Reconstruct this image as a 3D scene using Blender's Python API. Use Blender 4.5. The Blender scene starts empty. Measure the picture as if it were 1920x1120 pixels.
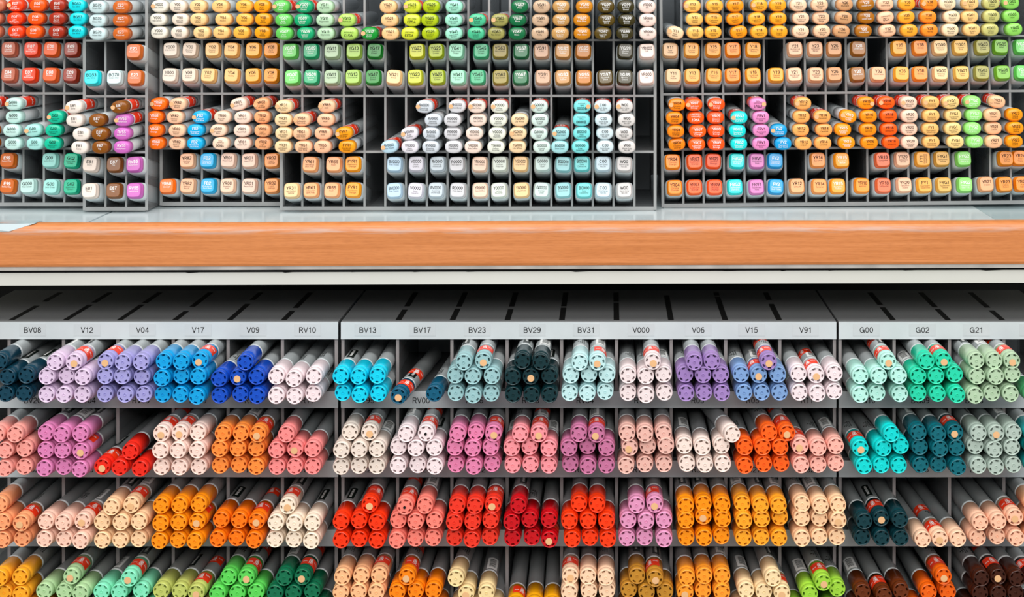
import bpy, math, os, random
from mathutils import Matrix, Vector
random.seed(7)
S = bpy.context.scene
COL = S.collection

# ---------------------------------------------------------------- camera, light, exposure
F = 2900.0          # focal length in pixels of a 1920 px wide frame
VX, VY = 1145.0, -29.0   # where the depth direction vanishes in the frame
H = 1.45            # eye height above the floor
cam_d = bpy.data.cameras.new('camera')
cam = bpy.data.objects.new('camera', cam_d)
COL.objects.link(cam)
cam_d.sensor_width = 36.0
cam_d.lens = F / 1920.0 * 36.0
cam_d.shift_x = (960 - VX) / 1920.0
cam_d.shift_y = (VY - 560) / 1920.0
cam_d.clip_start = 0.05
cam.location = (0, 0, H)
cam.rotation_euler = (math.pi / 2, 0, 0)
S.camera = cam
S.cycles.transparent_max_bounces = 24
S.view_settings.view_transform = 'Standard'
S.view_settings.look = 'None'
S.view_settings.gamma = 1.0
S.view_settings.exposure = -0.17
S.view_settings.use_curve_mapping = False
world = bpy.data.worlds.new('shop')
S.world = world
world.use_nodes = True
world.node_tree.nodes['Background'].inputs[0].default_value = (0.95, 0.98, 1.0, 1)
world.node_tree.nodes['Background'].inputs[1].default_value = 0.42


def area_light(name, loc, target, sx, sy, power, color):
    d = bpy.data.lights.new(name, 'AREA')
    d.shape = 'RECTANGLE'
    d.size, d.size_y, d.energy, d.color = sx, sy, power, color
    o = bpy.data.objects.new(name, d)
    COL.objects.link(o)
    o.location = loc
    o.rotation_euler = (Vector(target) - Vector(loc)).to_track_quat('-Z', 'Y').to_euler()
    return o


area_light('ceiling_light', (-0.9, 0.62, 2.85), (-0.8, 1.25, 1.2), 1.7, 0.7, 21, (1.0, 0.985, 0.96))
area_light('ceiling_light', (0.9, 0.62, 2.85), (0.8, 1.25, 1.2), 1.7, 0.7, 21, (1.0, 0.985, 0.96))
area_light('ceiling_light', (0.0, -1.6, 2.75), (0.0, 1.3, 0.95), 3.2, 1.2, 108, (1.0, 0.98, 0.95))


# ---------------------------------------------------------------- helpers
def lin(h):
    v = [int(h[i:i + 2], 16) / 255.0 for i in (0, 2, 4)]
    return [c / 12.92 if c <= 0.04045 else ((c + 0.055) / 1.055) ** 2.4 for c in v]


def P(x, y, D):
    """world point seen at pixel x, y from the camera, at depth D"""
    return Vector(((x - VX) * D / F, D, H - (y - VY) * D / F))


MATS = {}


def plastic(hexa, rough=0.25, spec=0.4, gain=0.93):
    key = (hexa, rough, spec, gain)
    if key not in MATS:
        m = bpy.data.materials.new('plastic_' + hexa)
        m.use_nodes = True
        b = m.node_tree.nodes['Principled BSDF']
        b.inputs['Base Color'].default_value = (*[max(0.004, c * gain - 0.018) for c in lin(hexa)], 1)
        b.inputs['Roughness'].default_value = rough
        b.inputs['Specular IOR Level'].default_value = spec
        MATS[key] = m
    return MATS[key]


def new_mat(name):
    m = bpy.data.materials.new(name)
    m.use_nodes = True
    return m, m.node_tree, m.node_tree.nodes['Principled BSDF']


def acrylic(name, tint, see, base, rough):
    m, t, b = new_mat(name)
    b.inputs['Base Color'].default_value = (*base, 1)
    b.inputs['Roughness'].default_value = rough
    b.inputs['Specular IOR Level'].default_value = 0.55
    tr = t.nodes.new('ShaderNodeBsdfTransparent')
    tr.inputs[0].default_value = (*tint, 1)
    mx = t.nodes.new('ShaderNodeMixShader')
    mx.inputs[0].default_value = see
    out = t.nodes['Material Output']
    t.links.new(b.outputs[0], mx.inputs[1])
    t.links.new(tr.outputs[0], mx.inputs[2])
    t.links.new(mx.outputs[0], out.inputs[0])
    return m


SMOKE = acrylic('smoked_acrylic', (0.82, 0.83, 0.84), 0.76, (0.46, 0.47, 0.475), 0.2)
LIDMAT = acrylic('dark_smoked_acrylic', (0.40, 0.40, 0.42), 0.35, (0.30, 0.305, 0.31), 0.28)
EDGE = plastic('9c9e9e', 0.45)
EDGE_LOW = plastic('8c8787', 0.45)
DARK = plastic('1c1d20', 0.6, 0.3)
BACKM = plastic('82878a', 0.55, 0.3)
HOLE = plastic('2a0c0c', 0.8, 0.1)
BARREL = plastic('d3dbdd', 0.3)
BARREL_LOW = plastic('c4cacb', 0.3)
JOINT = plastic('6a7274', 0.4)
INK = plastic('0d0d0f', 0.6, 0.2)
WHITEINK = plastic('fbfbf7', 0.5, 0.2)
SEAL = plastic('f8452c', 0.35)
DOT = plastic('e8b888', 0.6, 0.2)
PRINT_GREEN = plastic('142e2c', 0.4)
PAPER = plastic('dfe0de', 0.5)


class MB:
    """collects geometry for one mesh"""

    def __init__(self):
        self.v, self.f, self.m, self.s = [], [], [], []

    def add(self, verts, faces, mi=0, smooth=False):
        o = len(self.v)
        self.v += [tuple(p) for p in verts]
        for fc in faces:
            self.f.append(tuple(i + o for i in fc))
            self.m.append(mi)
            self.s.append(smooth)

    def box(self, a, b, mi=0, front=None, top=None):
        x0, y0, z0 = a
        x1, y1, z1 = b
        vs = [(x0, y0, z0), (x1, y0, z0), (x1, y1, z0), (x0, y1, z0), (x0, y0, z1), (x1, y0, z1), (x1, y1, z1), (x0, y1, z1)]
        fs = [(0, 3, 2, 1), (4, 5, 6, 7), (0, 1, 5, 4), (1, 2, 6, 5), (2, 3, 7, 6), (3, 0, 4, 7)]
        o = len(self.v)
        self.v += vs
        for i, fc in enumerate(fs):
            self.f.append(tuple(k + o for k in fc))
            self.m.append(front if (i == 2 and front is not None) else top if (i == 1 and top is not None) else mi)
            self.s.append(False)

    def loft(self, rings, mi=0, smooth=True, cap0=False, cap1=False, mis=None):
        n = len(rings[0])
        o = len(self.v)
        for r in rings:
            self.v += [tuple(p) for p in r]
        for k in range(len(rings) - 1):
            for i in range(n):
                j = (i + 1) % n
                self.f.append((o + k * n + i, o + k * n + j, o + (k + 1) * n + j, o + (k + 1) * n + i))
                self.m.append(mis[k] if mis else mi)
                self.s.append(smooth)
        if cap0:
            self.f.append(tuple(o + i for i in reversed(range(n))))
            self.m.append(mis[0] if mis else mi)
            self.s.append(False)
        if cap1:
            e = o + (len(rings) - 1) * n
            self.f.append(tuple(e + i for i in range(n)))
            self.m.append(mis[-1] if mis else mi)
            self.s.append(False)

    def mesh(self, name, mats):
        me = bpy.data.meshes.new(name)
        me.from_pydata(self.v, [], self.f)
        for m in mats:
            me.materials.append(m)
        me.polygons.foreach_set('material_index', self.m)
        me.polygons.foreach_set('use_smooth', self.s)
        me.update()
        return me


def obj(name, me, parent=None, loc=None):
    o = bpy.data.objects.new(name, me)
    COL.objects.link(o)
    if parent is not None:
        o.parent = parent
    if loc is not None:
        o.location = loc
    return o


def empty(name, loc):
    o = bpy.data.objects.new(name, None)
    COL.objects.link(o)
    o.location = loc
    o.empty_display_size = 0.02
    return o


def tag(o, label, cat, group=None):
    o['label'] = label
    o['category'] = cat
    if group:
        o['group'] = group


# ---- text as geometry, cached
TXT = {}
try:      # a plain face that ships with Blender for the small names; its default font otherwise
    FONT = bpy.data.fonts.load(os.path.join(bpy.utils.system_resource('DATAFILES'), 'fonts', 'NotoSansMath-Regular.woff2'))
except Exception:
    FONT = None


CAPH = 0.48 if FONT else 0.69


def text_geo(s):
    """verts (x, y), faces and width, cap height 1"""
    if s not in TXT:
        c = bpy.data.curves.new('lettering', 'FONT')
        c.body = s
        if FONT:
            c.font = FONT
        c.size = 1.0
        c.resolution_u = 2
        c.align_x = 'CENTER'
        o = bpy.data.objects.new('lettering', c)
        COL.objects.link(o)
        dg = bpy.context.evaluated_depsgraph_get()
        me = bpy.data.meshes.new_from_object(o.evaluated_get(dg))
        vs = [(v.co.x, v.co.y) for v in me.vertices]
        fs = [tuple(p.vertices) for p in me.polygons]
        bpy.data.objects.remove(o)
        bpy.data.curves.remove(c)
        bpy.data.meshes.remove(me)
        xs = [v[0] for v in vs]
        cx, w = (min(xs) + max(xs)) / 2, max(xs) - min(xs)
        caph = CAPH
        vs = [((x - cx) / caph, y / caph) for x, y in vs]
        TXT[s] = (vs, fs, w / caph)
    return TXT[s]


def arcp(cx, cy, rx, ry, a0, a1, n=12):
    return [(cx + rx * math.cos(math.radians(a0 + (a1 - a0) * i / n)), cy + ry * math.sin(math.radians(a0 + (a1 - a0) * i / n))) for i in range(n + 1)]


# a grotesque drawn with strokes on a unit cap height: advance, strokes
GLYPHS = {
    'B': (.80, [[(.08, 0), (.08, 1)], [(.08, .94), (.36, .94)] + arcp(.38, .725, .21, .215, 90, -90) + [(.08, .51)], [(.36, .51)] + arcp(.40, .285, .24, .225, 90, -90) + [(.08, .06)]]),
    'C': (.88, [arcp(.42, .5, .34, .44, 42, 318, 18)]),
    'E': (.74, [[(.08, 0), (.08, 1)], [(.08, .94), (.62, .94)], [(.08, .51), (.58, .51)], [(.08, .06), (.64, .06)]]),
    'F': (.70, [[(.08, 0), (.08, 1)], [(.08, .94), (.62, .94)], [(.08, .50), (.55, .50)]]),
    'G': (.94, [arcp(.42, .5, .34, .44, 42, 330, 18) + [(.76, .47)], [(.46, .47), (.82, .47)], [(.77, .47), (.77, .0)]]),
    'R': (.80, [[(.08, 0), (.08, 1)], [(.08, .94), (.38, .94)] + arcp(.40, .71, .23, .23, 90, -90) + [(.08, .48)], [(.42, .48), (.66, 0)]]),
    'V': (.78, [[(.02, 1), (.36, 0.02)], [(.36, 0.02), (.70, 1)]]),
    'W': (1.08, [[(.02, 1), (.27, .02)], [(.27, .02), (.52, .98)], [(.52, .98), (.77, .02)], [(.77, .02), (1.02, 1)]]),
    'Y': (.78, [[(.02, 1), (.36, .44)], [(.70, 1), (.36, .44)], [(.36, .44), (.36, 0)]]),
    '0': (.72, [arcp(.33, .5, .25, .44, 0, 360, 22)]),
    '1': (.66, [[(.36, 0), (.36, 1)], [(.36, .93), (.28, .81), (.13, .76)]]),
    '2': (.72, [arcp(.33, .68, .25, .26, 172, -30, 12) + [(.42, .42), (.16, .22), (.08, .06), (.61, .06)]]),
    '3': (.72, [arcp(.31, .72, .23, .22, 160, -90, 12), arcp(.31, .285, .26, .225, 90, -160, 12)]),
    '4': (.72, [[(.47, 0), (.47, 1)], [(.47, .96), (.06, .29), (.65, .29)]]),
    '5': (.72, [[(.57, .94), (.17, .94), (.11, .50)] + arcp(.32, .34, .26, .28, 140, -152, 14)]),
    '6': (.72, [arcp(.33, .31, .25, .25, 0, 360, 18), arcp(.38, .5, .30, .44, 58, 180, 10) + [(.08, .31)]]),
    '7': (.70, [[(.05, .94), (.60, .94), (.40, .58), (.29, .28), (.25, 0)]]),
    '8': (.72, [arcp(.33, .73, .21, .21, 0, 360, 16), arcp(.33, .285, .25, .225, 0, 360, 16)]),
    '9': (.72, [arcp(.33, .69, .25, .25, 0, 360, 18), arcp(.28, .5, .30, .44, 238, 360, 10) + [(.58, .69)]]),
}


def put_code(mb, s, cx, cz, h, wmax, y, mi, t=0.125):
    """a code in stroke lettering of cap height h"""
    w = sum(GLYPHS[c][0] for c in s) - 0.08
    sx = min(h, wmax / w)
    x0 = -w / 2
    for c in s:
        adv, strokes = GLYPHS[c]
        for pl in strokes:
            vs, n = [], len(pl)
            closed = math.dist(pl[0], pl[-1]) < 1e-6
            for i in range(n):
                a = pl[i - 1] if i else (pl[-2] if closed else None)
                b = pl[i + 1] if i < n - 1 else (pl[1] if closed else None)
                d1 = Vector(pl[i]) - Vector(a) if a is not None else Vector(b) - Vector(pl[i])
                d2 = Vector(b) - Vector(pl[i]) if b is not None else d1
                d1.normalize()
                d2.normalize()
                nn = Vector((-(d1.y + d2.y), d1.x + d2.x))
                nn = nn.normalized() if nn.length > 1e-6 else Vector((-d1.y, d1.x))
                k = t / 2 / max(0.5, abs(nn.dot(Vector((-d1.y, d1.x)))))
                for sg in (1, -1):
                    q = Vector(pl[i]) + nn * k * sg
                    vs.append((cx + (x0 + q.x) * sx, y, cz + (q.y - 0.5) * h))
            mb.add(vs, [(2 * i, 2 * i + 1, 2 * i + 3, 2 * i + 2) for i in range(n - 1)], mi)
        x0 += adv


def put_text(mb, s, cx, cz, h, wmax, y, mi):
    """upright text on a plane facing -Y, cap height h, centred on cx, cz"""
    vs, fs, w = text_geo(s)
    sx = h if w * h <= wmax else wmax / w
    sz = h if w * h <= wmax * 1.35 else h * max(0.7, wmax * 1.35 / (w * h))
    mb.add([(cx + a * sx, y, cz + (b - 0.5) * sz) for a, b in vs], fs, mi)


# ---------------------------------------------------------------- the shop fitting
Z_DECK = P(0, 396, 1.363).z
sw = bpy.data.objects  # shorthand

m, t, b = new_mat('beech_laminate')
tc = t.nodes.new('ShaderNodeTexCoord')
mp = t.nodes.new('ShaderNodeMapping')
mp.inputs['Scale'].default_value = (7, 60, 420)
n1 = t.nodes.new('ShaderNodeTexNoise')
n1.inputs['Scale'].default_value = 1.0
n1.inputs['Detail'].default_value = 6
n1.inputs['Roughness'].default_value = 0.65
n1.inputs['Distortion'].default_value = 0.6
cr = t.nodes.new('ShaderNodeValToRGB')
cr.color_ramp.elements[0].position = 0.33
cr.color_ramp.elements[0].color = (*lin('bc7139'), 1)
cr.color_ramp.elements[1].position = 0.62
cr.color_ramp.elements[1].color = (*lin('ce824b'), 1)
mp2 = t.nodes.new('ShaderNodeMapping')
mp2.inputs['Scale'].default_value = (120, 120, 900)
n2 = t.nodes.new('ShaderNodeTexNoise')
n2.inputs['Scale'].default_value = 1.0
n2.inputs['Detail'].default_value = 3
mx = t.nodes.new('ShaderNodeMixRGB')
mx.blend_type = 'MULTIPLY'
mx.inputs[0].default_value = 0.22
cr2 = t.nodes.new('ShaderNodeValToRGB')
cr2.color_ramp.elements[0].position = 0.35
cr2.color_ramp.elements[0].color = (0.6, 0.5, 0.42, 1)
cr2.color_ramp.elements[1].position = 0.55
# worn grey scuffs along the rounded upper edge
sep = t.nodes.new('ShaderNodeSeparateXYZ')
mr = t.nodes.new('ShaderNodeMapRange')
mr.inputs['From Min'].default_value = -0.0085
mr.inputs['From Max'].default_value = -0.0066
mr2 = t.nodes.new('ShaderNodeMapRange')
mr2.inputs['From Min'].default_value = -0.0022
mr2.inputs['From Max'].default_value = -0.0042
mul = t.nodes.new('ShaderNodeMath')
mul.operation = 'MULTIPLY'
mp3 = t.nodes.new('ShaderNodeMapping')
mp3.inputs['Scale'].default_value = (30, 200, 500)
n3 = t.nodes.new('ShaderNodeTexNoise')
n3.inputs['Scale'].default_value = 1.0
n3.inputs['Detail'].default_value = 5
cr3 = t.nodes.new('ShaderNodeValToRGB')
cr3.color_ramp.elements[0].position = 0.38
cr3.color_ramp.elements[1].position = 0.62
mul2 = t.nodes.new('ShaderNodeMath')
mul2.operation = 'MULTIPLY'
mul3 = t.nodes.new('ShaderNodeMath')
mul3.operation = 'MULTIPLY'
mul3.inputs[1].default_value = 0.75
mix3 = t.nodes.new('ShaderNodeMixRGB')
mix3.inputs[2].default_value = (*lin('b99a8c'), 1)
L = t.links.new
for q in (mp, mp2, mp3):
    L(tc.outputs['Object'], q.inputs[0])
L(mp.outputs[0], n1.inputs['Vector'])
L(mp2.outputs[0], n2.inputs['Vector'])
L(mp3.outputs[0], n3.inputs['Vector'])
L(n1.outputs['Fac'], cr.inputs[0])
L(n2.outputs['Fac'], cr2.inputs[0])
L(cr.outputs[0], mx.inputs[1])
L(cr2.outputs[0], mx.inputs[2])
L(tc.outputs['Object'], sep.inputs[0])
L(sep.outputs['Z'], mr.inputs['Value'])
L(sep.outputs['Z'], mr2.inputs['Value'])
L(mr.outputs[0], mul.inputs[0])
L(mr2.outputs[0], mul.inputs[1])
L(n3.outputs['Fac'], cr3.inputs[0])
L(mul.outputs[0], mul2.inputs[0])
L(cr3.outputs[0], mul2.inputs[1])
L(mul2.outputs[0], mul3.inputs[0])
L(mul3.outputs[0], mix3.inputs[0])
L(mx.outputs[0], mix3.inputs[1])
L(mix3.outputs[0], b.inputs['Base Color'])
b.inputs['Roughness'].default_value = 0.42
WOOD = m


def speckled(name, c0, c1, scale, rough, spec=0.5):
    m, t, b = new_mat(name)
    tc = t.nodes.new('ShaderNodeTexCoord')
    n = t.nodes.new('ShaderNodeTexNoise')
    n.inputs['Scale'].default_value = scale
    n.inputs['Detail'].default_value = 5
    cr = t.nodes.new('ShaderNodeValToRGB')
    cr.color_ramp.elements[0].position = 0.3
    cr.color_ramp.elements[0].color = (*lin(c0), 1)
    cr.color_ramp.elements[1].position = 0.7
    cr.color_ramp.elements[1].color = (*lin(c1), 1)
    t.links.new(tc.outputs['Object'], n.inputs['Vector'])
    t.links.new(n.outputs['Fac'], cr.inputs[0])
    t.links.new(cr.outputs[0], b.inputs['Base Color'])
    b.inputs['Roughness'].default_value = rough
    b.inputs['Specular IOR Level'].default_value = spec
    return m


DECK = speckled('white_laminate', 'c6d4d8', 'cfdbde', 12, 0.15)
DECK2 = speckled('blue_grey_laminate', 'a3b9be', 'aec1c5', 12, 0.18)
APRON = speckled('painted_white_steel', 'c2c2bb', 'cacac4', 8, 0.4)
METAL = speckled('brushed_aluminium', '8f8b86', 'b5b0aa', 30, 0.35)
STRIP = speckled('grey_label_plate', 'b6bdc0', 'c3cacd', 20, 0.35)
TAPE = plastic('c3c9cc', 0.25)
RUST = plastic('2a1712', 0.8, 0.1)

unit = empty('display_shelf', (P(1000, 0, 1.29).x, 1.29, Z_DECK))
unit.rotation_euler.y = math.radians(-0.17)
tag(unit, 'long white shop shelf with a beech front edge running between the marker racks', 'shelf')
UX = unit.location.x


def ulocal(x):   # world x to shelf x
    return x - UX


s1, s2 = ulocal(-0.441), ulocal(0.325)
for (a, bb, mt, dz) in ((-1.25, s1 - 0.0012, DECK, 0.0), (s1 + 0.0012, s2 - 0.0006, DECK, 0.0), (s2 + 0.0006, 1.35, DECK2, -0.0006)):
    q = MB()
    q.box((a, 0.008, -0.012), (bb, 0.33, dz))
    obj('deck_panel', q.mesh('deck_panel', [mt]), unit)
# wooden edge band, profile in (depth, height)
zt = (P(0, 420, 1.29).z - Z_DECK)
prof = [(0.013, zt + 0.0006), (0.008, zt + 0.0009), (0.0030, zt + 0.0002), (0.0008, zt - 0.0013), (-0.0004, zt - 0.0036), (-0.001, zt - 0.0065)]
zb = P(0, 498, 1.289).z - Z_DECK
prof += [(-0.001, zb + 0.002), (-0.0004, zb), (0.008, zb), (0.013, zb)]
q = MB()
xs = [-1.25 + 0.05 * i for i in range(53)]
rings = []
for x in xs:
    rings.append([(x, d, z + 0.00035 * math.sin(x * 11 + 1) * (1 if z > zt - 0.004 else 0)) for d, z in prof])
n = len(prof)
for r in rings:
    q.v += r
for k in range(len(rings) - 1):
    for i in range(n - 1):
        q.f.append((k * n + i, k * n + i + 1, (k + 1) * n + i + 1, (k + 1) * n + i))
        q.m.append(0)
        q.s.append(i < 5)
obj('wood_edge', q.mesh('wood_edge', [WOOD]), unit)
q = MB()
q.box((-1.25, 0.0, P(0, 505, 1.29).z - Z_DECK), (1.35, 0.02, zb))
obj('metal_strip', q.mesh('metal_strip', [METAL]), unit)
za, zc = P(0, 508, 1.292).z - Z_DECK, P(0, 533, 1.292).z - Z_DECK
q = MB()
q.box((-1.25, 0.002, zc), (1.35, 0.33, za - 0.0004))
obj('apron', q.mesh('apron', [APRON]), unit)
# ragged dark gap where the apron paint has chipped
q = MB()
q.box((-1.25, 0.0018, za - 0.0005), (1.35, 0.02, P(0, 505, 1.29).z - Z_DECK))
x = -1.2
while x < 1.3:
    w = random.uniform(0.004, 0.03)
    h = random.uniform(0.0002, 0.0011)
    q.add([(x, 0.0017, za), (x + w * 0.3, 0.0017, za - h), (x + w * 0.7, 0.0017, za - h * 0.6), (x + w, 0.0017, za)], [(0, 1, 2, 3)])
    x += w + random.uniform(0.0, 0.03)
obj('chipped_joint', q.mesh('chipped_joint', [RUST]), unit)
# chipped laminate corner at the far end of the band
q = MB()
cx0 = ulocal(P(-60, 0, 1.288).x)
cx1, cx2 = ulocal(P(16, 0, 1.288).x), ulocal(P(62, 0, 1.288).x)
q.add([(cx0, -0.0014, zt + 0.0008), (cx2, 0.002, zt + 0.0012), (cx1, -0.0014, zt - 0.0048), (cx0, -0.0014, zt - 0.0055), (cx0, 0.02, zt + 0.0014), (cx2, 0.02, zt + 0.0014)], [(0, 3, 2, 1), (0, 1, 5, 4)])
obj('bare_edge', q.mesh('bare_edge', [plastic('b4c3c8')]), unit)
# base board of the fitting, under the lower racks, and its back board
q = MB()
zbase = P(0, 1158, 1.30).z
q.box((-1.25, 0.0, zbase - 0.025 - Z_DECK), (1.35, 0.33, zbase - Z_DECK - 0.002))
obj('base_board', q.mesh('base_board', [APRON]), unit)
q = MB()
q.box((-1.25, 0.33, -1.2), (1.35, 0.345, 0.4))
obj('back_board', q.mesh('back_board', [DARK]), unit)
for xx in (-1.27, 1.35):
    q = MB()
    q.box((xx, 0.0, -1.245), (xx + 0.02, 0.345, 0.4))
    obj('upright', q.mesh('upright', [APRON]), unit)

q = MB()
q.box((-3, 1.70, 0), (3, 1.75, 2.95))
w = obj('wall_back', q.mesh('wall_back', [plastic('5a5d60', 0.8)]))
w['kind'] = 'structure'
q = MB()
q.box((-3, -3, -0.05), (3, 1.75, 0))
w = obj('floor', q.mesh('floor', [speckled('grey_vinyl', '8a8680', '9a968f', 6, 0.4)]))
w['kind'] = 'structure'

# ---------------------------------------------------------------- upper clear racks
PITCH = 0.0183
RH = 0.1997                      # rack height
LEV = [0.0033, 0.0527, 0.1021, 0.1510, 0.1990]   # tops of the shelves above the base
LTH = [0.0033, 0.0021, 0.0021, 0.0017, 0.0021]
RDEPTH = 0.137
T = 0.0019


class Rack:
    def __init__(self, xl, D, cells, yb, roll=0.0, label=''):
        o = P(xl, 0, D)
        self.origin = Vector((o.x, D, P(xl, yb, D).z))
        self.M = Matrix.Translation(self.origin) @ Matrix.Rotation(math.radians(roll), 4, 'Y')
        self.D, self.cells = D, cells
        r = empty('acrylic_marker_rack', self.origin)
        r.rotation_euler.y = math.radians(roll)
        tag(r, label, 'rack', 'clear acrylic racks on the shelf')
        W = cells * PITCH
        for i in range(cells + 1):
            q = MB()
            side = i in (0, cells)
            th = T * (1.35 if side else 1)
            x = i * PITCH
            q.box((x - th / 2, 0 if side else 0.0008, 0.0004), (x + th / 2, RDEPTH, RH), 0, front=1)
            obj('side_panel' if side else 'divider', q.mesh('divider', [SMOKE, EDGE]), r)
        for k in range(5):
            q = MB()
            z1 = LEV[k]
            z0 = z1 - LTH[k]
            # shelves under the square markers fall away a little to the back
            drop = {0: 0.0029, 2: 0.006}.get(k, 0.0)
            a = [(T * .5, 0.0002, z0), (W - T * .5, 0.0002, z0), (W - T * .5, RDEPTH, z0 - drop * (k != 0)), (T * .5, RDEPTH, z0 - drop * (k != 0)),
                 (T * .5, 0.0002, z1), (W - T * .5, 0.0002, z1), (W - T * .5, RDEPTH, z1 - drop), (T * .5, RDEPTH, z1 - drop)]
            fs = [(0, 3, 2, 1), (4, 5, 6, 7), (1, 2, 6, 5), (2, 3, 7, 6), (3, 0, 4, 7)]
            q.add(a, fs, 0)
            q.f.append((0, 1, 5, 4)); q.m.append(1); q.s.append(False)
            obj('shelf_panel', q.mesh('shelf_panel', [SMOKE, EDGE]), r)
        q = MB()
        q.box((0, RDEPTH, 0), (W, RDEPTH + 0.003, RH))
        obj('back_panel', q.mesh('back_panel', [BACKM]), r)

    def place(self, xpx, z_local, protr):
        """local X so that the front face shows at pixel column xpx"""
        D = self.D - protr
        wx = (xpx - VX) * D / F
        return wx - self.origin.x


RACKS = {
    'A': Rack(-72, 1.383, 6, 387, 0, 'clear acrylic rack set back at the far left, holding the mahogany and mint markers'),
    'B': Rack(158, 1.363, 3, 395.5, 0, 'narrow clear acrylic rack three slots wide, pushed forward beside the ivory E81 markers'),
    'C': Rack(302, 1.393, 6, 386, 0, 'clear acrylic rack set back, six slots wide, holding pale yellow and peach markers'),
    'D': Rack(527.5, 1.363, 18, 394.8, 0, 'widest clear acrylic rack in the middle, green markers over pale grey ones'),
    'E': Rack(1243, 1.381, 19, 389.3, -0.55, 'clear acrylic rack of yellow and orange markers, slightly tilted, right of the gap'),
}

# ---------------------------------------------------------------- marker meshes
OA, OB = 0.0075, 0.00568       # half sizes of the oval caps


def sup(a, b, n, e, y, cz=0.0):
    out = []
    for i in range(n):
        t = 2 * math.pi * i / n
        c, s = math.cos(t), math.sin(t)
        out.append((a * math.copysign(abs(c) ** (2 / e), c), y, cz + b * math.copysign(abs(s) ** (2 / e), s)))
    return out


ON = 32


def oval_barrel():
    q = MB()
    R = lambda k, y: sup(OA * k, OB * k, ON, 2.35, y)
    q.loft([R(0.90, 0.0085), R(0.955, 0.0092), R(0.955, 0.038), R(0.93, 0.0384), R(0.93, 0.0392), R(0.96, 0.0396), R(0.96, 0.128), R(0.85, 0.134)],
           mis=[0, 0, 0, 1, 0, 0, 0], cap1=True)
    return q.mesh('barrel', [BARREL, JOINT])


def oval_cap(code, names, dark):
    q = MB()
    R = lambda k, y: sup(OA * k, OB * (1 - (1 - k) * OA / OB) if k > 0.5 else OB * k, ON, 2.35, y)
    q.loft([R(0.80, 0.0), R(0.90, 0.0004), R(0.965, 0.0013), R(1.0, 0.003), R(1.0, 0.0088), R(0.97, 0.0094), R(0.90, 0.0094)], cap0=True)
    q.f.pop(); q.m.pop(); q.s.pop()
    o = len(q.v)
    q.v.append((0, -0.00015, 0))
    for i in range(ON):
        q.f.append((o, (i + 1) % ON, i)); q.m.append(0); q.s.append(True)
    put_code(q, code, 0.0002, 0.00165, 0.0024, 0.0083, -0.00045, 1, 0.14)
    put_names(q, names, -0.0010, 0.00125, 0.0080, 0.0016, -0.00045)
    return q


def put_names(q, names, z, h, wmax, step, y):
    for i, nm in enumerate(names[:2]):
        put_text(q, nm, 0.0, z - i * step, h, wmax, y, 1)


SQ = 0.0070


def square_barrel():
    q = MB()
    R = lambda a, y, b=None, cz=0.0: sup(a, b or a, ON, 4.2, y, cz)
    q.loft([R(SQ * 0.93, 0.0080), R(SQ * 1.03, 0.0088), R(SQ * 1.13, 0.014), R(SQ * 1.15, 0.03), R(SQ * 1.15, 0.056), R(SQ * 1.0, 0.060)], cap1=True)
    return q.mesh('barrel', [BARREL])


def square_cap(code, names):
    q = MB()
    R = lambda a, y: sup(a, a, ON, 4.0, y)
    q.loft([R(SQ * 0.79, 0.0), R(SQ * 0.85, 0.0003), R(SQ * 0.872, 0.0009), R(SQ * 0.885, 0.0040), R(SQ * 0.95, 0.0044), R(SQ * 0.99, 0.0051), R(SQ, 0.0060), R(SQ, 0.0084), R(SQ * 0.9, 0.0088)], cap0=True)
    put_code(q, code, 0, 0.0019, 0.0028, 0.0090, -0.0001, 1, 0.155)
    put_names(q, names, -0.0008, 0.00130, 0.0082, 0.00175, -0.0001)
    return q


# round markers
RN = 36
RS = 0.0071


def circ(r, y, n=RN):
    return [(r * math.cos(2 * math.pi * i / n), y, r * math.sin(2 * math.pi * i / n)) for i in range(n)]


def round_cap_mb():
    q = MB()
    yf = 0.0006
    # rim and sleeve
    q.loft([circ(0.0056, yf), circ(0.0059, yf), circ(0.0060, 0.0001), circ(0.0062, 0.0001), circ(0.0066, 0.0007), circ(0.0068, 0.0056), circ(0.0066, 0.0060), circ(0.0066, 0.0064), circ(0.0070, 0.0070), circ(RS, 0.010), circ(RS, 0.0300), circ(0.0066, 0.0305)])
    # face with six slots
    base = len(q.v)
    q.v += circ(0.0042, yf) + circ(0.0056, yf)
    dep = 0.0045
    for i in range(RN):
        j = (i + 1) % RN
        slot = (i % 6) in (2, 3, 4)
        A, B2, C2, D2 = base + i, base + j, base + RN + j, base + RN + i
        if not slot:
            q.f.append((A, B2, C2, D2)); q.m.append(0); q.s.append(False)
        else:
            o = len(q.v)
            for idx in (A, B2, C2, D2):
                x, y, z = q.v[idx]
                q.v.append((x, y + dep, z))
            q.f.append((o, o + 1, o + 2, o + 3)); q.m.append(0); q.s.append(False)
            sides = [(A, B2, o + 1, o), (D2, C2, o + 2, o + 3)]
            if i % 6 == 2:
                sides.append((A, D2, o + 3, o))
            if i % 6 == 4:
                sides.append((B2, C2, o + 2, o + 1))
            for sd in sides:
                q.f.append(sd); q.m.append(0); q.s.append(False)
    q.loft([circ(0.0042, yf), circ(0.0014, yf), circ(0.0012, yf - 0.0003), circ(0.0009, yf - 0.0003), circ(0.0007, yf + 0.0004)], smooth=False, cap1=True)
    q.f[-1] = tuple(reversed(q.f[-1]))
    return q


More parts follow.
